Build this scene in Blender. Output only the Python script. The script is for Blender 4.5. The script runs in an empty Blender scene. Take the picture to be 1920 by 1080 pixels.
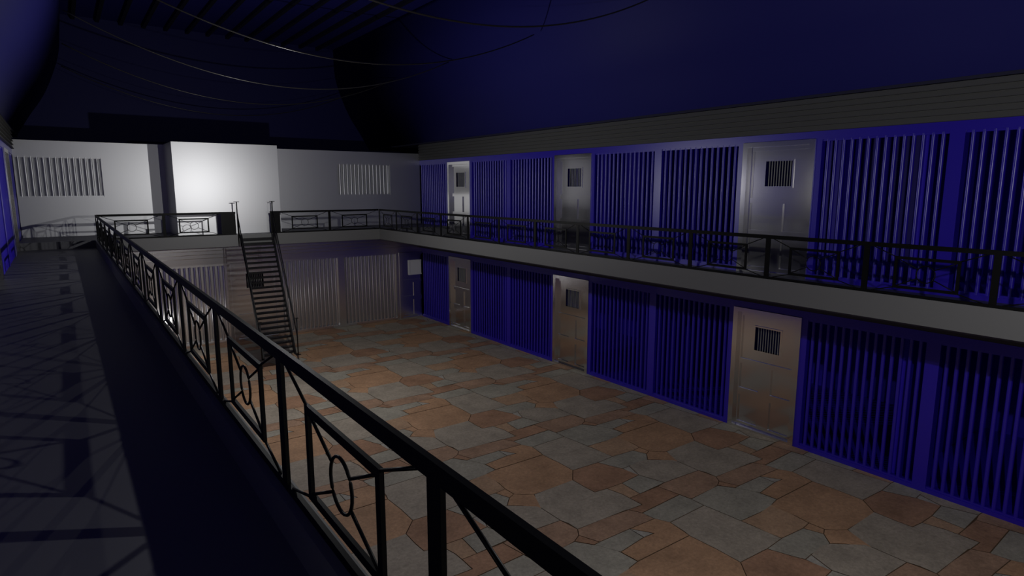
import bpy, bmesh, math
from mathutils import Vector

# ------------------------------------------------------------------ basics
S = 0.6            # model units -> metres
ZF = -6.78         # hall floor (camera height = 0 in model units)
ZD = -2.29         # walkway deck
ZK = -1.84         # kerb top / landing
XL, XR = -1.21, 15.21      # left / right cell walls
KL, KR = 1.04, 11.58       # inner edges of the walkways
YE = 29.16         # end wall
YF = 26.20         # far landing edge
YB = 35.6          # arched back wall
YS = -7.5          # closed side behind the viewpoint
PI = math.pi
col = bpy.context.scene.collection

def W(x, y, z):
    return Vector((x*S, y*S, (z-ZF)*S))

def link(o, parent=None):
    col.objects.link(o)
    if parent is not None:
        o.parent = parent
    return o

def tag(o, label=None, cat=None, group=None, kind=None):
    if label: o['label'] = label
    if cat: o['category'] = cat
    if group: o['group'] = group
    if kind: o['kind'] = kind
    return o

def empty(name, x, y, z, rz=0, **k):
    o = bpy.data.objects.new(name, None)
    o.empty_display_size = 0.1
    o.location = W(x, y, z)
    o.rotation_euler = (0, 0, rz)
    link(o)
    return tag(o, **k)

class MB:
    """collects geometry; coordinates in model units relative to an origin"""
    def __init__(s):
        s.v = []; s.f = []; s.sm = []
    def add(s, vs, fs, smooth=False):
        b = len(s.v)
        s.v += [tuple(p) for p in vs]
        for f in fs:
            s.f.append([b+i for i in f]); s.sm.append(smooth)
        return s
    def box(s, x0, x1, y0, y1, z0, z1):
        vs = [(x0,y0,z0),(x1,y0,z0),(x1,y1,z0),(x0,y1,z0),(x0,y0,z1),(x1,y0,z1),(x1,y1,z1),(x0,y1,z1)]
        return s.add(vs, [(0,3,2,1),(4,5,6,7),(0,1,5,4),(1,2,6,5),(2,3,7,6),(3,0,4,7)])
    def quad(s, a, b, c, d):
        return s.add([a,b,c,d], [(0,1,2,3)])
    def tube(s, pts, r, n=8, closed=False, smooth=True, caps=True):
        pts = [Vector(p) for p in pts]; m = len(pts)
        rings = []
        for i, p in enumerate(pts):
            if closed: d = pts[(i+1) % m]-pts[i-1]
            else: d = pts[min(i+1, m-1)]-pts[max(i-1, 0)]
            d.normalize()
            u = Vector((0,0,1)) if abs(d.z) < .9 else Vector((1,0,0))
            a = d.cross(u).normalized(); b = d.cross(a).normalized()
            rings.append([p+a*(r*math.cos(2*PI*k/n+PI/n))+b*(r*math.sin(2*PI*k/n+PI/n)) for k in range(n)])
        vs = [q for R in rings for q in R]; fs = []
        for i in range(m if closed else m-1):
            j = (i+1) % m
            for k in range(n):
                l = (k+1) % n
                fs.append((i*n+k, i*n+l, j*n+l, j*n+k))
        s.add(vs, fs, smooth)
        if caps and not closed:
            s.add(rings[0], [tuple(range(n))]); s.add(rings[-1], [tuple(reversed(range(n)))])
        return s
    def extr(s, prof, axis, a, b, closed=True, smooth=False):
        """profile of 2-D points swept along x or y; prof in the (other horizontal, z) plane"""
        f = (lambda p, t: (t, p[0], p[1])) if axis == 'x' else (lambda p, t: (p[0], t, p[1]))
        n = len(prof)
        vs = [f(p, a) for p in prof]+[f(p, b) for p in prof]
        fs = [(i, (i+1) % n, n+(i+1) % n, n+i) for i in range(n if closed else n-1)]
        s.add(vs, fs, smooth)
        if closed:
            s.add(vs[:n], [tuple(reversed(range(n)))]); s.add(vs[n:], [tuple(range(n))])
        return s
    def field(s, us, vs_, dep, back=None):
        """front surface in the x-z plane facing -y. dep[row][col]: depth into the wall, None = hole.
        back: thickness; when given, holes get reveals to that depth and a back face is added"""
        nr, nc = len(vs_)-1, len(us)-1
        def D(r, c):
            if r < 0 or c < 0 or r >= nr or c >= nc: return 'edge'
            return dep[r][c]
        for r in range(nr):
            for c in range(nc):
                d = dep[r][c]; u0,u1,z0,z1 = us[c],us[c+1],vs_[r],vs_[r+1]
                if d is not None:
                    s.quad((u0,d,z0),(u1,d,z0),(u1,d,z1),(u0,d,z1))
                    if back is not None:
                        s.quad((u0,back,z0),(u0,back,z1),(u1,back,z1),(u1,back,z0))
                for dr, dc, p, q in ((0,1,(u1,z0),(u1,z1)),(1,0,(u0,z1),(u1,z1)),(0,-1,(u0,z0),(u0,z1)),(-1,0,(u0,z0),(u1,z0))):
                    e = D(r+dr, c+dc)
                    if e == 'edge':
                        if d is None or back is None: continue
                        s.quad((p[0],d,p[1]),(q[0],d,q[1]),(q[0],back,q[1]),(p[0],back,p[1]))
                        continue
                    if (dr, dc) in ((0,-1),(-1,0)): continue
                    a = back if d is None else d
                    b = back if e is None else e
                    if a is None or b is None or abs(a-b) < 1e-6: continue
                    s.quad((p[0],a,p[1]),(q[0],a,q[1]),(q[0],b,q[1]),(p[0],b,p[1]))
        return s
    def build(s, name, mat, parent=None, origin=None, smooth_all=False):
        """origin (model coords): vertices are absolute model coords and the object sits at the origin.
        without origin: vertices are local to the parent"""
        me = bpy.data.meshes.new(name)
        o0 = Vector(origin) if origin is not None else Vector((0,0,0))
        me.from_pydata([tuple((Vector(p)-o0)*S) for p in s.v], [], s.f)
        me.materials.append(mat)
        for p, sm in zip(me.polygons, s.sm): p.use_smooth = sm or smooth_all
        bm = bmesh.new(); bm.from_mesh(me)
        bmesh.ops.remove_doubles(bm, verts=bm.verts, dist=1e-5)
        bmesh.ops.recalc_face_normals(bm, faces=bm.faces)
        bm.to_mesh(me); bm.free()
        o = bpy.data.objects.new(name, me)
        if origin is not None and parent is None: o.location = W(*origin)
        return link(o, parent)

# ------------------------------------------------------------------ materials
def mat(name, base, rough=.5, metal=0., spec=.5, noise=None, bump=None, rnoise=None, fine=None):
    m = bpy.data.materials.new(name); m.use_nodes = True
    nt = m.node_tree; b = nt.nodes['Principled BSDF']
    b.inputs['Base Color'].default_value = (*base, 1)
    b.inputs['Roughness'].default_value = rough
    b.inputs['Metallic'].default_value = metal
    b.inputs['Specular IOR Level'].default_value = spec
    tc = None
    if noise or bump or rnoise:
        tc = nt.nodes.new('ShaderNodeTexCoord')
    if noise:
        sc, amt = noise
        mix = nt.nodes.new('ShaderNodeMix'); mix.data_type = 'RGBA'
        a = nt.nodes.new('ShaderNodeTexNoise'); a.inputs['Scale'].default_value = sc; a.inputs['Detail'].default_value = 8
        a.inputs['Roughness'].default_value = .7
        nt.links.new(tc.outputs['Object'], a.inputs['Vector'])
        cr = nt.nodes.new('ShaderNodeMapRange'); cr.inputs[1].default_value = .3; cr.inputs[2].default_value = .7
        nt.links.new(a.outputs['Fac'], cr.inputs[0])
        mix.inputs[6].default_value = (*[min(1, c*(1+amt)) for c in base], 1)
        mix.inputs[7].default_value = (*[c*(1-amt) for c in base], 1)
        nt.links.new(cr.outputs[0], mix.inputs[0]); nt.links.new(mix.outputs[2], b.inputs['Base Color'])
        if fine:
            a2 = nt.nodes.new('ShaderNodeTexNoise'); a2.inputs['Scale'].default_value = fine[0]; a2.inputs['Detail'].default_value = 5
            a2.inputs['Roughness'].default_value = .75
            nt.links.new(tc.outputs['Object'], a2.inputs['Vector'])
            m2 = nt.nodes.new('ShaderNodeMapRange'); m2.inputs[1].default_value = .3; m2.inputs[2].default_value = .7
            m2.inputs[3].default_value = 1-fine[1]; m2.inputs[4].default_value = 1+fine[1]
            nt.links.new(a2.outputs['Fac'], m2.inputs[0])
            mu = nt.nodes.new('ShaderNodeVectorMath'); mu.operation = 'SCALE'
            nt.links.new(mix.outputs[2], mu.inputs[0]); nt.links.new(m2.outputs[0], mu.inputs['Scale'])
            nt.links.new(mu.outputs[0], b.inputs['Base Color'])
    if rnoise:
        sc, lo, hi = rnoise
        a = nt.nodes.new('ShaderNodeTexNoise'); a.inputs['Scale'].default_value = sc
        nt.links.new(tc.outputs['Object'], a.inputs['Vector'])
        cr = nt.nodes.new('ShaderNodeMapRange'); cr.inputs[3].default_value = lo; cr.inputs[4].default_value = hi
        nt.links.new(a.outputs['Fac'], cr.inputs[0]); nt.links.new(cr.outputs[0], b.inputs['Roughness'])
    if bump:
        sc, st = bump
        a = nt.nodes.new('ShaderNodeTexNoise'); a.inputs['Scale'].default_value = sc; a.inputs['Detail'].default_value = 6
        nt.links.new(tc.outputs['Object'], a.inputs['Vector'])
        bp = nt.nodes.new('ShaderNodeBump'); bp.inputs['Strength'].default_value = st; bp.inputs['Distance'].default_value = .01
        nt.links.new(a.outputs['Fac'], bp.inputs['Height']); nt.links.new(bp.outputs[0], b.inputs['Normal'])
    return m

M_blue  = mat('blue_paint', (.024,.008,.47), .33, 0, .8)
M_cell  = mat('cell_blue_paint', (.030,.010,.58), .5, 0, .4)
M_vault = mat('vault_navy_paint', (.020,.020,.165), .6, 0, .15)
M_arch  = mat('arch_navy_paint', (.012,.012,.10), .6, 0, .3)
M_metal = mat('polished_pale_metal', (.66,.66,.665), .47, 1., .5)
M_door  = mat('polished_door_metal', (.74,.73,.72), .15, 1., .5)
M_metal2 = mat('polished_steel_lower', (.86,.85,.84), .25, 1., .5)
M_plate = mat('pale_enamel_plate', (.75,.75,.77), .5, 0, .4)
M_wbar  = mat('grey_window_bar', (.30,.30,.30), .5, .3, .5)
M_grey  = mat('grey_concrete', (.14,.14,.135), .5, 0, .6)
M_clap  = mat('grey_clapboard', (.12,.12,.112), .6, 0, .4)
M_deck  = mat('dark_deck_screed', (.095,.095,.105), .5, 0, .4)
M_iron  = mat('black_wrought_iron', (.003,.003,.003), .5, 0, .12)
M_stair = mat('black_stair_steel', (.005,.005,.006), .4, 0, .25)
M_cable = mat('dark_steel_cable', (.06,.057,.055), .3, .6, .4)
M_beam  = mat('black_beam_timber', (.008,.008,.02), .6)
M_void  = mat('dark_soffit_paint', (.03,.03,.06), .8, 0, .2)
STONE = {
 'G': mat('flagstone_grey_green', (.42,.38,.30), .75, 0, .25, noise=(2.2,.22), bump=(25,.35), fine=(22,.22)),
 'g': mat('flagstone_warm_grey', (.44,.37,.285), .75, 0, .25, noise=(2.6,.22), bump=(25,.35), fine=(22,.22)),
 'l': mat('flagstone_light_grey', (.47,.43,.36), .75, 0, .25, noise=(4,.15), bump=(25,.3), fine=(22,.2)),
 'o': mat('flagstone_orange', (.53,.31,.175), .75, 0, .25, noise=(1.8,.24), bump=(25,.35), fine=(22,.22)),
 't': mat('flagstone_tan', (.52,.33,.20), .75, 0, .25, noise=(2.2,.2), bump=(25,.35), fine=(22,.22)),
 'b': mat('flagstone_brown', (.45,.28,.18), .75, 0, .25, noise=(2.2,.28), bump=(25,.35), fine=(22,.22)),
 'r': mat('flagstone_red_brown', (.44,.25,.15), .75, 0, .25, noise=(2.0,.28), bump=(25,.35), fine=(22,.22)),
}
M_grout = mat('dark_grout', (.16,.10,.06), .9, 0, .1)

# ------------------------------------------------------------------ flagstone floor
TILE=[('G',[(-0.14,-2.43),(1.14,-2.37),(1.19,-2.65),(1.19,-2.99),(0.05,-3.02),(-0.10,-2.74)]),
('g',[(0.05,-3.02),(1.19,-2.99),(1.25,-3.50),(1.28,-3.84),(1.31,-4.09),(1.36,-4.69),(0.80,-4.73),(0.68,-4.72),(0.01,-4.69),(0.01,-4.15),(-0.03,-3.57),(0.01,-3.41)]),
('G',[(1.19,-2.65),(2.20,-2.60),(2.43,-2.91),(2.58,-2.90),(2.67,-3.38),(2.71,-3.77),(2.44,-3.82),(2.34,-3.88),(1.91,-3.87),(1.28,-3.84),(1.25,-3.50),(1.19,-2.99)]),
('t',[(1.28,-3.84),(1.91,-3.87),(2.44,-3.82),(2.40,-4.12),(2.38,-4.38),(2.34,-4.70),(2.05,-4.74),(1.36,-4.69),(1.32,-4.40),(1.31,-4.09)]),
('o',[(2.34,-4.70),(2.36,-5.01),(2.18,-5.09),(2.05,-4.74)]),
('G',[(2.05,-4.74),(2.18,-5.09),(1.94,-5.34),(1.29,-5.32),(1.06,-5.34),(0.96,-5.13),(0.80,-4.73),(0.80,-4.73),(1.36,-4.69)]),
('l',[(1.06,-5.34),(1.29,-5.32),(1.12,-5.80),(1.06,-5.78)]),
('o',[(4.18,-3.77),(4.22,-4.35),(4.22,-4.89),(3.88,-5.27),(3.88,-5.32),(3.35,-5.30),(2.72,-5.29),(2.51,-5.16),(2.36,-5.01),(2.34,-4.70),(2.38,-4.38),(2.34,-3.88),(2.44,-3.82),(2.71,-3.77)]),
('r',[(4.22,-4.89),(5.01,-4.93),(5.01,-4.93),(5.17,-5.33),(5.27,-5.54),(5.33,-6.00),(4.70,-6.06),(4.23,-6.05),(3.89,-6.01),(3.87,-5.69),(3.88,-5.27),(3.88,-5.27)]),
('G',[(5.33,-6.00),(5.33,-6.00),(5.53,-6.62),(4.66,-6.66),(4.70,-6.06)]),
('t',[(4.70,-6.06),(4.66,-6.66),(4.33,-6.66),(4.32,-6.43),(4.23,-6.05)]),
('g',[(2.72,-5.29),(3.88,-5.27),(3.87,-5.69),(3.89,-6.01),(4.23,-6.05),(4.32,-6.43),(4.33,-6.66),(4.33,-7.02),(3.93,-7.00),(3.88,-6.98),(2.54,-6.94),(2.54,-6.67),(2.48,-6.48),(2.47,-5.87),(2.45,-5.75)]),
('o',[(2.36,-5.01),(2.51,-5.16),(2.72,-5.29),(2.47,-5.87),(2.18,-5.53),(1.94,-5.34),(2.18,-5.09)]),
('g',[(1.29,-0.69),(1.71,-0.64),(1.94,-0.71),(2.18,-0.90),(2.45,-1.12),(2.47,-1.24),(2.48,-1.85),(1.93,-1.82),(1.32,-1.79),(1.12,-1.17)]),
('b',[(1.32,-1.79),(1.93,-1.82),(2.48,-1.85),(2.54,-2.31),(2.41,-2.49),(2.20,-2.60),(1.98,-2.63),(1.19,-2.65),(1.14,-2.37),(1.04,-1.83)]),
('r',[(0.12,-1.83),(1.04,-1.83),(1.14,-2.37),(-0.14,-2.43),(-0.28,-2.17),(0.12,-2.19)]),
('b',[(2.54,-2.31),(3.22,-2.32),(3.93,-2.37),(4.07,-2.63),(4.11,-2.94),(3.40,-2.91),(2.58,-2.90),(2.41,-2.49)]),
('r',[(2.41,-2.49),(2.58,-2.90),(2.43,-2.91),(2.20,-2.60)]),
('G',[(2.58,-2.90),(3.40,-2.91),(3.40,-3.29),(2.67,-3.38),(2.43,-2.91)]),
('l',[(3.40,-2.91),(3.40,-2.91),(3.67,-3.31),(3.40,-3.29)]),
('o',[(4.11,-2.94),(4.26,-3.22),(4.18,-3.77),(3.42,-3.77),(2.71,-3.77),(2.67,-3.38),(3.40,-3.29),(3.67,-3.31),(3.40,-2.91),(3.40,-2.91)])]


def clip(poly, x0, x1, y0, y1):
    for ax, lim, sg in ((0,x0,1),(0,x1,-1),(1,y0,1),(1,y1,-1)):
        out = []
        for i in range(len(poly)):
            p, q = poly[i-1], poly[i]
            dp, dq = sg*(p[ax]-lim), sg*(q[ax]-lim)
            if (dp >= 0) != (dq >= 0):
                t = dp/(dp-dq); out.append((p[0]+(q[0]-p[0])*t, p[1]+(q[1]-p[1])*t))
            if dq >= 0: out.append(q)
        poly = out
        if len(poly) < 3: return []
    r = []
    for p in poly:
        if not r or math.hypot(p[0]-r[-1][0], p[1]-r[-1][1]) > .02: r.append(p)
    if len(r) > 2 and math.hypot(r[0][0]-r[-1][0], r[0][1]-r[-1][1]) < .02: r.pop()
    return r if len(r) > 2 else []

def inset(poly, d):
    n = len(poly)
    ar = sum(poly[i-1][0]*poly[i][1]-poly[i][0]*poly[i-1][1] for i in range(n))
    sg = 1 if ar > 0 else -1
    out = []
    for i in range(n):
        a, b, c = Vector(poly[i-1]), Vector(poly[i]), Vector(poly[(i+1) % n])
        e1, e2 = (b-a).normalized(), (c-b).normalized()
        n1, n2 = Vector((-e1.y, e1.x))*sg, Vector((-e2.y, e2.x))*sg
        k = max(.35, 1+n1.dot(n2))
        out.append(tuple(b+(n1+n2)*(d/k)))
    return out

def build_floor():
    me = bpy.data.meshes.new('floor')
    vs, fs, mi = [], [], []
    keys = list(STONE)
    def face(poly, z, m):
        b = len(vs)
        vs.extend([((p[0])*S, (p[1])*S, (z-ZF)*S) for p in poly])
        fs.append(list(range(b, b+len(poly)))); mi.append(m)
    face([(XL,YS),(20.85,YS),(20.85,YB),(XL,YB)], ZF-.012, 0)
    ax, bx = Vector((4.21,-.2)), Vector((0,4.63))
    for i in range(-4, 4):
        for j in range(-5, 7):
            o = Vector((9.51, 10.7))+ax*i+bx*j
            for q, (k, poly) in enumerate(TILE):
                pp = clip([(p[0]+o.x, p[1]+o.y) for p in poly], XL+.01, XR+.02, YS+.01, YE-.01)
                if not pp: continue
                pp = inset(pp, .009)
                face(pp, ZF+.0003*q, 1+keys.index(k))
    me.from_pydata(vs, [], fs)
    me.materials.append(M_grout)
    for k in keys: me.materials.append(STONE[k])
    for p, m in zip(me.polygons, mi): p.material_index = m
    bm = bmesh.new(); bm.from_mesh(me)
    for f in bm.faces:
        f.normal_update()
        if f.normal.z < 0: f.normal_flip()
    bm.to_mesh(me); bm.free()
    o = bpy.data.objects.new('floor', me); link(o)
    return tag(o, 'lower hall floor of irregular orange, brown and grey flagstones', 'floor', kind='structure')
build_floor()

# ------------------------------------------------------------------ cell bays: door, barred panel, walls
DW, PW = 2.0, 2.70      # door width, barred panel width
def bays(y_lo, y_hi):
    """door starts and panel spans of one long wall"""
    doors, panels = [], []
    for k in range(-2, 4):
        d = 8.3+8*k
        if d > y_lo and d < y_hi-.5: doors.append((d, d+DW))
        for a in (2.16, 5.14):
            p = (d+a, d+a+PW)
            if p[0] > y_lo and p[1] < y_hi+.01: panels.append(p)
    return doors, panels
R_doors, R_panels = bays(YS, YE)

def strip_cells(spans, lo, hi):
    us = [lo]; kinds = []
    for a, b, k in sorted(spans):
        if a > us[-1]+1e-4: us.append(a); kinds.append(None)
        us.append(b); kinds.append(k)
    if us[-1] < hi-1e-4: us.append(hi); kinds.append(None)
    return us, kinds

def long_wall(name, zb, side, label):
    """blue wall skin with openings for doors and barred panels"""
    sp = [(a, b, 'd') for a, b in R_doors]+[(a, b, 'p') for a, b in R_panels]
    us, kinds = strip_cells(sp, YS, YE)
    zs = [zb, zb+.10, zb+3.46, zb+3.49, zb+3.70]
    dep = []
    for r in range(4):
        row = []
        for k in kinds:
            if r == 0: row.append(None if k == 'd' else 0)
            elif r == 1: row.append(None if k in ('d', 'p') else 0)
            elif r == 2: row.append(None if k == 'd' else 0)
            else: row.append(0)
        dep.append(row)
    m = MB()
    if side == 'right':      # front faces -x : local x -> -y
        m.field([-u for u in reversed(us)], [z-zb for z in zs], [list(reversed(r)) for r in dep], back=.26)
        rz, x = -PI/2, XR
    else:
        m.field(us, [z-zb for z in zs], dep, back=.26); rz, x = PI/2, XL
    o = m.build(name, M_blue)
    o.location = W(x, 0, zb); o.rotation_euler = (0, 0, rz)
    return tag(o, label, 'wall', kind='structure')
long_wall('wall_right_lower', ZF, 'right', 'blue painted lower right cell wall framing the doors and bars')
long_wall('wall_right_upper', ZD, 'right', 'blue painted upper right cell wall framing the doors and bars')
long_wall('wall_left_upper', ZD, 'left', 'blue painted upper left cell wall seen edge-on at far left')

def clapboards(m, axis, a, b, face, zb, zt, n, out):
    """boards with slanted faces; `out` is -1 when the room lies toward lower coordinate"""
    h = (zt-zb)/n
    pr = [(face-out*.25, zb)]
    for i in range(n):
        pr += [(face+out*.085, zb+i*h), (face+out*.075, zb+i*h+.012), (face+out*.03, zb+(i+1)*h-.016), (face+out*.0, zb+(i+1)*h-.014), (face+out*.0, zb+(i+1)*h)]
    pr += [(face-out*.25, zt)]
    return m.extr(pr, axis, a, b)
for nm, x, zb, o_, lb in (('trim_1', XR, ZD+3.66, -1, 'grey clapboard cornice above the upper right cells'),
                          ('trim_2', XR, ZF+3.68, -1, 'grey clapboard cornice under the right walkway'),
                          ('trim_3', XL, ZD+3.66, 1, 'grey clapboard cornice above the upper left cells')):
    m = MB(); clapboards(m, 'y', YS, YE if nm != 'trim_2' else YE-.1, x, zb, zb+(.79 if nm != 'trim_2' else .76), 6, o_)
    tag(m.build(nm, M_clap, origin=(x, 10, zb)), lb, 'cornice', kind='structure')

# --- barred panel: thing with one child per bar
me_bar = {}
def bar_mesh(h, mt, r=.043):
    key = (round(h, 2), mt.name, r)
    if key not in me_bar:
        o = MB().tube([(0,0,0),(0,0,h)], r, 10, caps=False).build('bar', mt)
        me_bar[key] = o.data; bpy.data.objects.remove(o)
    return me_bar[key]
def bar_row(root, u0, u1, z, h, mt, n=14, y=.06, r=.043):
    p = (u1-u0)/(n+.35)
    for i in range(n):
        o = bpy.data.objects.new('bar', bar_mesh(h, mt, r))
        o.location = ((u0+p*(i+.675))*S, y*S, z*S)
        link(o, root)

def rail_frame(root, w, h, mt):
    MB().box(-w/2+.001, w/2-.001, .02, .10, 0.0, .045).build('bottom_rail', mt, root)
    MB().box(-w/2+.001, w/2-.001, .02, .10, h-.045, h).build('top_rail', mt, root)

def barred_panel(x, y, z, rz, h, mt, label, group=None, w=PW, n=14):
    r = empty('barred_panel', x, y, z, rz, label=label, cat='cell bars', group=group)
    rail_frame(r, w, h, mt)
    bar_row(r, -w/2, w/2, .0, h, mt, n)
    return r

# --- door
def door_parts(root, mt, n=10):
    """centred on x, front toward -y, 2.0 wide, 3.48 high"""
    m = MB(); us = [-1.0,-.86,.86,1.0]; zs = [0,.06,3.36,3.48]
    m.field(us, zs, [[-.03]*3, [-.03,None,-.03], [-.03]*3], back=.24)
    m.build('door_frame', mt, root)
    # leaf: x runs left->right as seen from the front
    us = [-.86,-.80,-.22,.18,.26,.76,.86]
    # window columns -.22..(.52)
    us = [-.86,-.76,-.36,-.16,.20,.38,.78,.86]
    zs = [.06,.17,.96,1.16,1.88,2.02,2.33,2.98,3.26,3.36]
    A, B = .07, .115
    rows = []
    for r in range(9):
        row = []
        for c in range(7):
            d = A
            if r in (1, 3):
                if c in (1, 2) or c in (5,): d = B
                if c == 4 or c == 3: d = A
            if r in (5, 7) and 1 <= c <= 5: d = B
            if r == 6 and 1 <= c <= 5: d = B
            row.append(d)
        rows.append(row)
    # lower panels: left -.76..-.16, right .20..0.78 ; window -.36..+.38
    for r in (1, 3): rows[r] = [A, B, B, A, B, B, A]
    rows[6][2] = rows[6][3] = rows[6][4] = None
    m = MB(); m.field(us, zs, rows, back=.20); m.build('door_leaf', mt, root)
    # window casing
    m = MB(); m.field([-.40,-.36,.38,.42], [2.29,2.33,2.98,3.02], [[.085]*3,[.085,None,.085],[.085]*3], back=.19)
    m.build('window_casing', mt, root)
    p = .74/n
    for i in range(n-1):
        o = bpy.data.objects.new('window_bar', bar_mesh(.65, M_wbar, .014))
        o.location = ((-.36+p*(i+1))*S, .14*S, 2.33*S); link(o, root)

door_n = [0]
door_proto = {}
def door(x, y, z, rz, mt, label, group=None):
    door_n[0] += 1
    r = empty('door_%d' % door_n[0], x, y, z, rz, label=label, cat='door', group=group, kind='structure')
    if mt.name not in door_proto:
        door_parts(r, mt); door_proto[mt.name] = r
    else:
        for ch in list(door_proto[mt.name].children):
            c = ch.copy(); col.objects.link(c); c.parent = r
    return r

def where_door(y):
    return {8: 'nearest', 16: 'middle', 24: 'farthest'}.get(int(y), None)
for side, x, rz, storeys in (('right', XR, -PI/2, (('lower', ZF), ('upper', ZD))), ('left', XL, PI/2, (('upper', ZD),))):
    for st, z in storeys:
        for a, b in R_doors:
            w = where_door(a)
            if w and side == 'right':
                lb = 'pale metal cell door with small barred window, %s of three on the %s right wall' % (w, st); g = None
            elif side == 'left' and w == 'farthest':
                lb = 'pale metal cell door seen edge-on on the upper left wall near the far corner'; g = None
            else:
                lb = 'pale metal cell door on the %s %s wall beside the viewpoint, outside the frame' % (st, side); g = 'cell doors beside the viewpoint'
            door(x, (a+b)/2, z, rz, M_door, lb, g)
        for a, b in R_panels:
            c = (a+b)/2
            k = int(round((c-3.8)/2.985))
            if side == 'right':
                pos = None
                if 2 < a < 3: pos = 'rightmost panel, cut by the frame edge'
                elif 5 < a < 6: pos = 'panel just right of the nearest door'
                elif 10 < a < 11: pos = 'panel just left of the nearest door'
                elif 13 < a < 14: pos = 'panel just right of the middle door'
                elif 18 < a < 19: pos = 'panel just left of the middle door'
                elif 21 < a < 22: pos = 'panel just right of the farthest door'
                elif 26 < a < 27: pos = 'narrowest-looking panel in the far corner'
                if pos: lb, g = 'blue cell bars on the %s right wall, %s' % (st, pos), None
                else: lb, g = 'blue cell bars on the %s right wall outside the frame' % st, 'cell bars outside the frame'
            else:
                if a > 26: lb, g = 'blue cell bars seen edge-on at the far end of the left wall', None
                elif a > 17: lb, g = 'blue cell bars seen edge-on along the upper left wall', 'edge-on left cell bars'
                else: lb, g = 'blue cell bars on the upper left wall outside the frame', 'cell bars outside the frame'
            barred_panel(x, c, z+.10, rz, 3.36, M_blue, lb, g)

# ------------------------------------------------------------------ cells behind the walls
def simple(name, m, mt, origin, label, cat):
    return tag(m.build(name, mt, origin=origin), label, cat, kind='structure')
XC = 20.85; XCL = XL-5.64
m = MB().box(XC, XC+.2, YS, YB, ZF, 2.3)
simple('wall_right_outer', m, M_cell, (XC, 10, ZF), 'dark blue rear wall of the right-hand cells', 'wall')
m = MB().box(XCL-.2, XCL, YS, YB, ZD, 2.3)
simple('wall_left_outer', m, M_cell, (XCL, 10, ZD), 'dark blue rear wall of the left-hand cells', 'wall')
for k in range(-1, 4):
    y = 5.83+8*k
    if y > YE: continue
    for z0, z1, x0, x1, nm in ((ZF+.01, ZD-.06, XR+.26, XC, 'lower right'), (ZD, 2.17, XR+.26, XC, 'upper right'), (ZD, 2.17, XCL, XL-.26, 'upper left')):
        m = MB().box(x0, x1, y, y+.2, z0, z1)
        o = m.build('cell_partition', M_cell, origin=((x0+x1)/2, y, z0))
        tag(o, 'blue partition between %s cells' % nm, 'wall', kind='structure', group='cell partitions')
m = MB().box(XR+.0, XC, YS, YB, 2.18, 2.25)
simple('ceiling_cells_right', m, M_void, (XR, 10, 2.18), 'dark ceiling over the upper right cells', 'ceiling')
m = MB().box(XCL, XL, YS, YB, 2.18, 2.25)
simple('ceiling_cells_left', m, M_void, (XL, 10, 2.18), 'dark ceiling over the upper left cells', 'ceiling')
m = MB().box(XR+.05, XC, YS, YE, ZF-.008, ZF+.004)
simple('floor_cells_lower', m, M_cell, (XR, 10, ZF), 'blue painted floor of the lower right cells', 'floor')
m = MB().box(XR+.05, XC, YS, YE, ZD+.002, ZD+.01)
simple('floor_cells_upper', m, M_cell, (XR, 10, ZD), 'blue painted floor of the upper right cells', 'floor')

# ------------------------------------------------------------------ walkway decks, kerbs, landing
m = MB().box(KR+.12, XC, YS, YE, ZD-.05, ZD)
simple('floor_walkway_right', m, M_deck, (KR, 10, ZD), 'dark grey deck of the right upper walkway', 'floor')
m = MB().box(XCL, KL-.12, YS, YE, ZD-.05, -2.09)
simple('floor_walkway_left', m, M_deck, (KL, 10, ZD), 'dark grey deck of the left upper walkway in the foreground', 'floor')
m = MB().box(XL, XR, YF+.12, YE, ZD-.02, ZK)
simple('floor_landing', m, M_deck, (7, YF, ZD), 'dark raised landing along the far end wall', 'floor')
m = MB().box(KR, KR+.12, YS, YF+.12, ZD, ZK)
simple('trim_4', m, M_grey, (KR, 10, ZD), 'plain grey kerb beam edging the right walkway', 'kerb')
m = MB().box(KL-.12, KL, YS, YF+.12, ZD, ZK)
simple('trim_5', m, M_grey, (KL, 10, ZD), 'grey kerb beam edging the left walkway below its railing', 'kerb')
m = MB().box(KL, KR, YF, YF+.12, ZD, ZK)
simple('trim_6', m, M_grey, (6, YF, ZD), 'plain grey kerb beam edging the far landing', 'kerb')

# ------------------------------------------------------------------ end wall, lower storey
EO = [(-2.1,-.1,'d'),(5.83,7.83,'d'),(13.9,15.9,'d')]
EP = [(.0,2.67),(2.97,5.68),(7.97,10.68),(10.99,13.75)]
sp = [(XL,-.1,'d'),(5.83,7.83,'d'),(13.9,XR,'d')]+[(a,b,'p') for a,b in EP]
us, kinds = strip_cells(sp, XL, XR)
zs = [ZF, ZF+.08, ZF+3.46, ZF+3.49, ZF+3.66]
dep = []
for r in range(4):
    dep.append([(None if (k == 'd' and r < 3) else (.17 if (k == 'p' and r == 1) else 0)) for k in kinds])
m = MB().field(us, zs, dep, back=.30)
for v_i, p in enumerate(m.v): m.v[v_i] = (p[0], p[1]+YE, p[2])
simple('wall_end_lower', m, M_metal2, (7, YE, ZF), 'polished pale metal end wall of the lower hall', 'wall')
m = MB(); zb = ZF+3.66; n_ = 5; h_ = (ZD-.05-zb)/n_
pr = [(YE+.2, zb)]
for i in range(n_):
    pr += [(YE-.05, zb+i*h_), (YE-.05, zb+(i+1)*h_-.04), (YE-.012, zb+(i+1)*h_-.026), (YE-.012, zb+(i+1)*h_)]
pr += [(YE+.2, ZD-.05)]
m.extr(pr, 'x', XL, XR)
simple('trim_7', m, M_metal2, (7, YE, ZF+3.66), 'polished ribbed band across the lower end wall', 'cornice')
door(6.83, YE, ZF, 0, M_metal2, 'polished metal door in the lower end wall behind the staircase')
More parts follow.
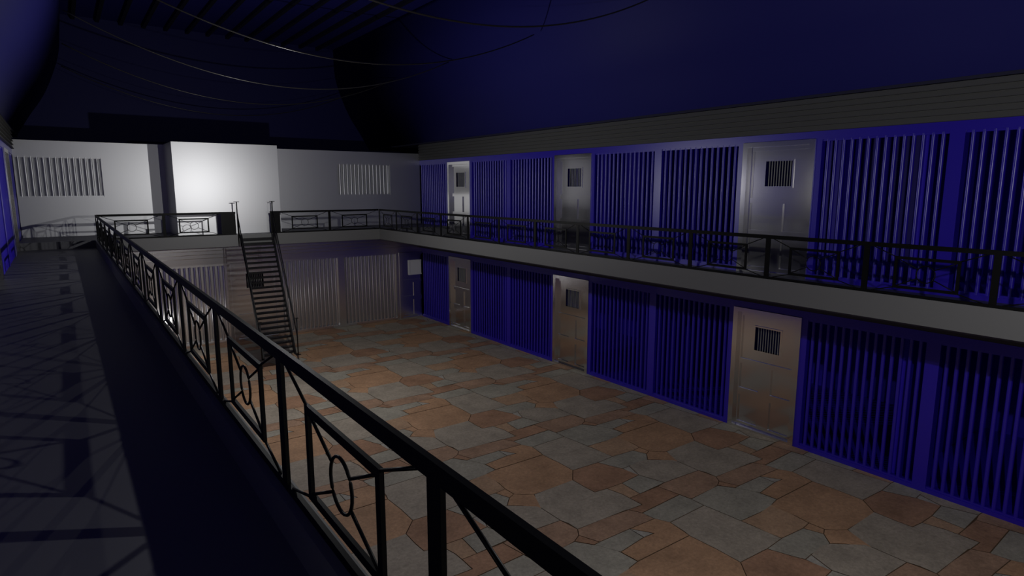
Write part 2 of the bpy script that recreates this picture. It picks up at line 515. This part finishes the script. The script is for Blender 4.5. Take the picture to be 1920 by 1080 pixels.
# the corner door disappears into the side wall: only the part in the room is built
def clipped_door():
    door_n[0] += 1
    r = empty('door_%d' % door_n[0], 14.9, YE, ZF, 0, label='polished metal door in the far right corner of the lower end wall', cat='door', kind='structure')
    xm = XR-14.9
    m = MB(); m.field([-1.0,-.86,xm], [0,.06,3.36,3.48], [[-.03]*2,[-.03,None],[-.03]*2], back=.24); m.build('door_frame', M_metal2, r)
    us = [-.86,-.76,-.36,-.16,.20,xm]; zs = [.06,.17,.96,1.16,1.88,2.02,2.33,2.98,3.26,3.36]; A,B = .07,.115
    rows = [[A]*5 for _ in range(9)]
    for q in (1,3): rows[q] = [A,B,B,A,B]
    for q in (5,6,7): rows[q] = [A,B,B,B,B]
    rows[6][2] = rows[6][3] = rows[6][4] = .10
    m = MB().field(us, zs, rows, back=.20); m.build('door_leaf', M_metal2, r)
    m = MB().field([-.42,-.36,xm-.001], [2.27,2.33,2.98,3.04], [[.05]*2,[.05,.085],[.05]*2], back=.12); m.build('window_plate', M_plate, r)
clipped_door()
for (a, b), lb in zip(EP, ('polished vertical bars in the lower end wall at the far left corner', 'polished vertical bars in the lower end wall left of the staircase',
                           'polished vertical bars in the lower end wall just right of the staircase', 'brightly lit polished vertical bars in the lower end wall near the right corner')):
    barred_panel((a+b)/2, YE, ZF+.08, 0, 3.38, M_metal2, lb, w=b-a-.004)

# ------------------------------------------------------------------ end wall, upper storey
us = [XL, -1.20, 1.46, 10.85, 13.55, XR]; zs = [ZK, -.36, 1.13, 1.71]
m = MB().field(us, zs, [[0]*5, [0,.17,0,.17,0], [0]*5], back=.34)
for v_i, p in enumerate(m.v): m.v[v_i] = (p[0], p[1]+YE, p[2])
simple('wall_end_upper', m, M_metal, (7, YE, ZK), 'polished pale metal upper end wall facing the landing', 'wall')
barred_panel(.13, YE, -.36, 0, 1.49, M_metal, 'wide barred window at the left of the upper end wall', w=2.65)
barred_panel(12.2, YE, -.36, 0, 1.49, M_metal, 'wide barred window at the right of the upper end wall', w=2.69)
m = MB().box(3.62, 7.50, 26.95, YE, ZK, 1.71)
simple('wall_end_projection', m, M_metal, (5.5, 28, ZK), 'bright polished box projecting from the upper end wall behind the stair head', 'wall')

# ------------------------------------------------------------------ vaults, ceiling, beams, back wall
def vprof(sgn):
    pts = [(0,0),(.22,.36),(.62,1.03),(1.0,1.60),(1.28,2.12),(1.55,2.75),(1.78,3.4),(1.91,3.95),(1.96,4.5),(1.97,5.45)]
    # smooth with Catmull-Rom
    out = []
    for i in range(len(pts)-1):
        p0,p1,p2,p3 = pts[max(i-1,0)],pts[i],pts[i+1],pts[min(i+2,len(pts)-1)]
        for k in range(4):
            t = k/4
            out.append(tuple(.5*((2*b)+(-a+c)*t+(2*a-5*b+4*c-d)*t*t+(-a+3*b-3*c+d)*t**3) for a,b,c,d in zip(p0,p1,p2,p3)))
    out.append(pts[-1]); return out
pr = vprof(1)
m = MB().extr([(XR+.05-p[0], 2.19+p[1]) for p in pr]+[(XR+.3, 7.64),(XR+.3,2.19)], 'y', YS, YB)
for i, n in enumerate(m.sm): m.sm[i] = i < len(pr)-1
simple('wall_right_vault', m, M_vault, (XR, 10, 2.2), 'curved navy vault rising above the right cells', 'vault')
m = MB().extr([(XL-.06+p[0], 2.19+p[1]) for p in pr]+[(XL-.4, 7.64),(XL-.4,2.19)], 'y', YS, YB)
for i, n in enumerate(m.sm): m.sm[i] = i < len(pr)-1
simple('wall_left_vault', m, M_vault, (XL, 10, 2.2), 'curved navy vault rising above the left cells', 'vault')
m = MB().box(XL, XR, YS, YB+.2, 7.64, 7.8)
simple('ceiling', m, M_vault, (7, 10, 7.64), 'flat navy ceiling behind the beams', 'ceiling')
for k in range(14):
    x = 1.26+.925*k-.0
    if x > 13.1: break
    m = MB().box(x-.075, x+.075, YS, YB-.01, 7.48, 7.64)
    o = m.build('ceiling_beam', M_beam, origin=(x, 10, 7.33))
    tag(o, 'black ceiling beam running the length of the hall', 'beam', 'ceiling beams', 'structure')
m = MB().box(XCL, XC, YB, YB+.2, ZF, 7.64)
simple('wall_back', m, M_arch, (7, YB, ZF), 'dark navy back wall rising behind the upper end wall', 'wall')
m = MB().box(XCL, XC, YS-.2, YS, ZF, 7.64)
simple('wall_front', m, M_arch, (7, YS, ZF), 'dark navy wall closing the hall behind the viewpoint', 'wall')
m = MB().box(XL-.25, XL, YS, YE, ZF, ZD-.05)
simple('wall_left_lower', m, M_blue, (XL, 10, ZF), 'blue lower left wall below the near walkway', 'wall')

# ------------------------------------------------------------------ railings
ZT = -.944; RW = .045
def railing(name, origin, rz, posts, label, plates=(), group=None, corner=()):
    """local x runs along the railing from the origin; posts: local x positions"""
    r = empty(name, origin[0], origin[1], ZK+.001, rz, label=label, cat='railing', group=group)
    h = ZT-ZK; L0, L1 = posts[0], posts[-1]
    a0 = L0-.011; a1 = L1+.011; T = .011
    MB().box(a0, a1, -.014, .014, h-.076, h).build('top_rail', M_iron, r)
    MB().box(a0, a1, -.014, .014, 0, .05).build('bottom_rail', M_iron, r)
    me = None
    for p in posts:
        if p in corner: continue
        if me is None:
            o = MB().box(-.05, .05, -T, T, .05, h-.076).build('post', M_iron, r); me = o.data
        else:
            o = bpy.data.objects.new('post', me); link(o, r)
        o.location.x = p*S
    for a, b in plates:
        MB().box(a, b, -T, T, .05, h-.076).build('end_plate', M_iron, r)
    edges = []
    for i in range(len(posts)-1):
        a, b = posts[i]+.05, posts[i+1]-.05
        for c, d in plates:
            if c < a+.1 and d > a: a = d
            if d > b-.1 and c < b: b = c
        edges.append((a, b))
    cache = {}
    for a, b in edges:
        w = b-a
        if w < .5: continue
        key = round(w, 2); c = (a+b)/2
        zc = .408; fw = w*.27; fh = .275; t = .024; q_ = T
        if key in cache:
            src = cache[key]; pn = src.copy(); col.objects.link(pn); pn.parent = r; pn.location.x = c*S
            for ch in src.children:
                q = ch.copy(); col.objects.link(q); q.parent = pn
            continue
        m = MB(); m.box(-fw, fw, -q_, q_, zc+fh-2*t, zc+fh); m.box(-fw, fw, -q_, q_, zc-fh, zc-fh+2*t)
        m.box(-fw, -fw+2*t, -q_, q_, zc-fh+2*t, zc+fh-2*t); m.box(fw-2*t, fw, -q_, q_, zc-fh+2*t, zc+fh-2*t)
        pn = m.build('infill_frame', M_iron, r); pn.location.x = c*S; cache[key] = pn
        R = .142
        MB().tube([(R*math.cos(2*PI*k/28), 0, zc+R*math.sin(2*PI*k/28)) for k in range(28)], .009, 6, closed=True).build('ring', M_iron, pn)
        for sx in (-1, 1):
            for sz in (-1, 1):
                corner_out = (sx*(w/2-.08), 0, (h-.078) if sz > 0 else .048)
                fo = (sx*(fw-.01), 0, zc+sz*(fh-.01)); fi = (sx*(fw-2*t+.01), 0, zc+sz*(fh-2*t+.01))
                an = math.atan2(fi[2]-zc, abs(fi[0]))
                an = sz*max(abs(an), .6)
                rg = (sx*R*math.cos(an), 0, zc+R*math.sin(an))
                MB().tube([corner_out, fo], .009, 6).build('outer_brace', M_iron, pn)
                MB().tube([fi, rg], .009, 6).build('inner_brace', M_iron, pn)
    return r

ys = [1.82+1.922*k for k in range(-4, 13)]
lp = ys+[YF+.03]
railing('balcony_railing', (.985, 0), PI/2, lp, 'black iron railing of the left walkway running from the foreground to the far corner')
ys = [3.32+1.925*k for k in range(-5, 12)]
railing('balcony_railing', (KR+.03, 0), PI/2, ys+[YF+.03], 'black iron railing along the right walkway in front of the upper cells', corner=())
railing('balcony_railing', (0, YF+.05), 0, [1.02, 3.08, 5.56], 'short black iron railing on the far landing left of the stair head', plates=[(5.04, 5.56)], corner=(1.02, 5.56))
railing('balcony_railing', (0, YF+.05), 0, [6.89, 9.33, KR-.01], 'short black iron railing on the far landing right of the stair head', plates=[(6.89, 7.27)], corner=(6.89, KR-.01))

# ------------------------------------------------------------------ staircase
st = empty('steel_staircase', 6.28, YF, ZF, 0, label='steep open black steel staircase hanging from the far landing toward the hall floor', cat='staircase')
xa, xb = 5.72, 6.86      # inner faces of the stringers
y_top, z_top = 26.12, -1.92
y_bot, z_bot = 23.85, -6.35
def L(x, y, z): return (x-6.28, y-YF, z-ZF)
dy, dz = (y_bot-y_top), (z_bot-z_top)
N = 24
me = None
for i in range(N):
    t = (i+.35)/N
    y, z = y_top+dy*t, z_top+dz*t
    if me is None:
        o = MB().box(xa-6.28, xb-6.28, -.13, .11, -.055, 0).build('tread', M_stair, st); me = o.data
    else:
        o = bpy.data.objects.new('tread', me); link(o, st)
    o.location = ((0)*S, (y-YF)*S, (z-ZF)*S)
for x in (xa-.05, xb):
    m = MB()
    w = .11
    vs = []
    for xx in (x, x+.05):
        vs += [L(xx, y_top+.06, z_top+.08), L(xx, y_top-w, z_top+.08), L(xx, y_bot-w, z_bot-.02), L(xx, y_bot+.12, z_bot-.02)]
    m.add(vs, [(0,1,2,3),(7,6,5,4),(0,4,5,1),(1,5,6,2),(2,6,7,3),(3,7,4,0)])
    m.build('stringer', M_stair, st)
for sx, x in ((-1, xa-.10), (1, xb+.10)):
    # posts at the head, with flat cap
    m = MB().tube([L(x, YF-.03, ZK-.35), L(x, YF-.03, -.56)], .022, 8)
    m.box(x-.10-6.28, x+.10-6.28, -.06, .0, -.56-ZF, -.54-ZF)
    m.build('head_post', M_stair, st)
    yb_, zb_ = y_bot-.12, z_bot-.02
    m = MB().tube([L(x, yb_, zb_), L(x, yb_, zb_+1.42)], .022, 8)
    m.box(x-.07-6.28, x+.07-6.28, yb_-YF-.03, yb_-YF+.03, zb_+1.42-ZF, zb_+1.44-ZF)
    m.box(x-.09-6.28, x+.09-6.28, yb_-YF-.06, yb_-YF+.06, zb_-.02-ZF, zb_-ZF)
    m.build('foot_post', M_stair, st)
    MB().tube([L(x, YF-.03, -.98), L(x, YF-.45, -1.80), L(x, yb_+.28, zb_+1.36), L(x, yb_, zb_+.62)], .02, 8).build('handrail', M_stair, st)
    MB().tube([L(x, YF-.03, -.98), L(x, YF-.20, -1.85), L(x, yb_+.12, zb_+.95), L(x, yb_, zb_+.60)], .016, 8).build('mid_rail', M_stair, st)
    for k in range(1, 4):
        t = k/4
        y, z = y_top+dy*t-.1, z_top+dz*t
    MB().tube([L(x, y_top-.05, z_top), L(xa-.02 if sx < 0 else xb+.02, y_top-.05, z_top)], .015, 6).build('head_bracket', M_stair, st)
    MB().tube([L(x, yb_, zb_+.03), L(xa-.02 if sx < 0 else xb+.02, yb_, zb_+.03)], .018, 6).build('foot_bracket', M_stair, st)

# ------------------------------------------------------------------ slack cables across the hall
for Y, lb in ((6.3, 'slack dark cable strung across the hall just outside the top of the frame'),
              (11.9, 'slack cable nearest the viewpoint, touching the top edge of the picture'),
              (17.25, 'slack cable with the brightest glint, second from the viewpoint'),
              (22.9, 'slack cable strung across the hall, third from the viewpoint'),
              (28.1, 'faint slack cable strung across the hall above the staircase'),
              (33.2, 'faintest slack cable, farthest back under the vault')):
    x0, x1 = .60, 13.36; xm = (x0+x1)/2; zl, ze = 3.46, 5.04
    pts = []
    for i in range(41):
        x = x0+(x1-x0)*i/40; u = (x-xm)/((x1-x0)/2)
        pts.append((x, Y, zl+(ze-zl)*u*u))
    o = MB().tube(pts, .019, 8).build('hanging_cable', M_cable, origin=(xm, Y, zl))
    tag(o, lb, 'cable')

# ------------------------------------------------------------------ lights
def lamp(name, x, y, z, power, color=(1,1,1), r=.02):
    l = bpy.data.lights.new(name, 'POINT'); l.energy = power; l.color = color; l.shadow_soft_size = r
    o = bpy.data.objects.new(name, l); o.location = W(x, y, z); col.objects.link(o); return o
lamp('hall_lamp', 5.78, .85, .17, 215)
lamp('landing_lamp', 5.6, 19.0, .12, 195)

lamp('added_glare_light', 3.4, 26.9, -5.9, 6)  # added weak light without a fixture, makes the glare on the lower end wall

w = bpy.data.worlds.new('world'); bpy.context.scene.world = w; w.use_nodes = True
w.node_tree.nodes['Background'].inputs[0].default_value = (.01, .01, .03, 1)
w.node_tree.nodes['Background'].inputs[1].default_value = .02

# ------------------------------------------------------------------ camera
cam = bpy.data.cameras.new('camera'); co = bpy.data.objects.new('camera', cam); col.objects.link(co)
f, pitch, yaw, roll = 1164.94, math.radians(9.172), math.radians(35.861), math.radians(.04)
cam.sensor_fit = 'HORIZONTAL'; cam.sensor_width = 36; cam.lens = 36*f/1920
co.location = W(0, 0, 0)
fw = Vector((math.sin(yaw)*math.cos(pitch), math.cos(yaw)*math.cos(pitch), -math.sin(pitch)))
rt = Vector((math.cos(yaw), -math.sin(yaw), 0)); up = rt.cross(fw)
rt2 = rt*math.cos(roll)+up*math.sin(roll); up2 = up*math.cos(roll)-rt*math.sin(roll)
from mathutils import Matrix
R = Matrix((rt2, up2, -fw)).transposed()
co.rotation_euler = R.to_euler()
cam.clip_start = .05; cam.clip_end = 200
sc = bpy.context.scene; sc.camera = co
sc.view_settings.view_transform = 'Standard'; sc.view_settings.look = 'None'
sc.view_settings.exposure = 0; sc.view_settings.gamma = 1; sc.view_settings.use_curve_mapping = False
sc.cycles.max_bounces = 8; sc.cycles.glossy_bounces = 5; sc.cycles.diffuse_bounces = 3
sc.cycles.caustics_reflective = True; sc.cycles.sample_clamp_indirect = 2.0
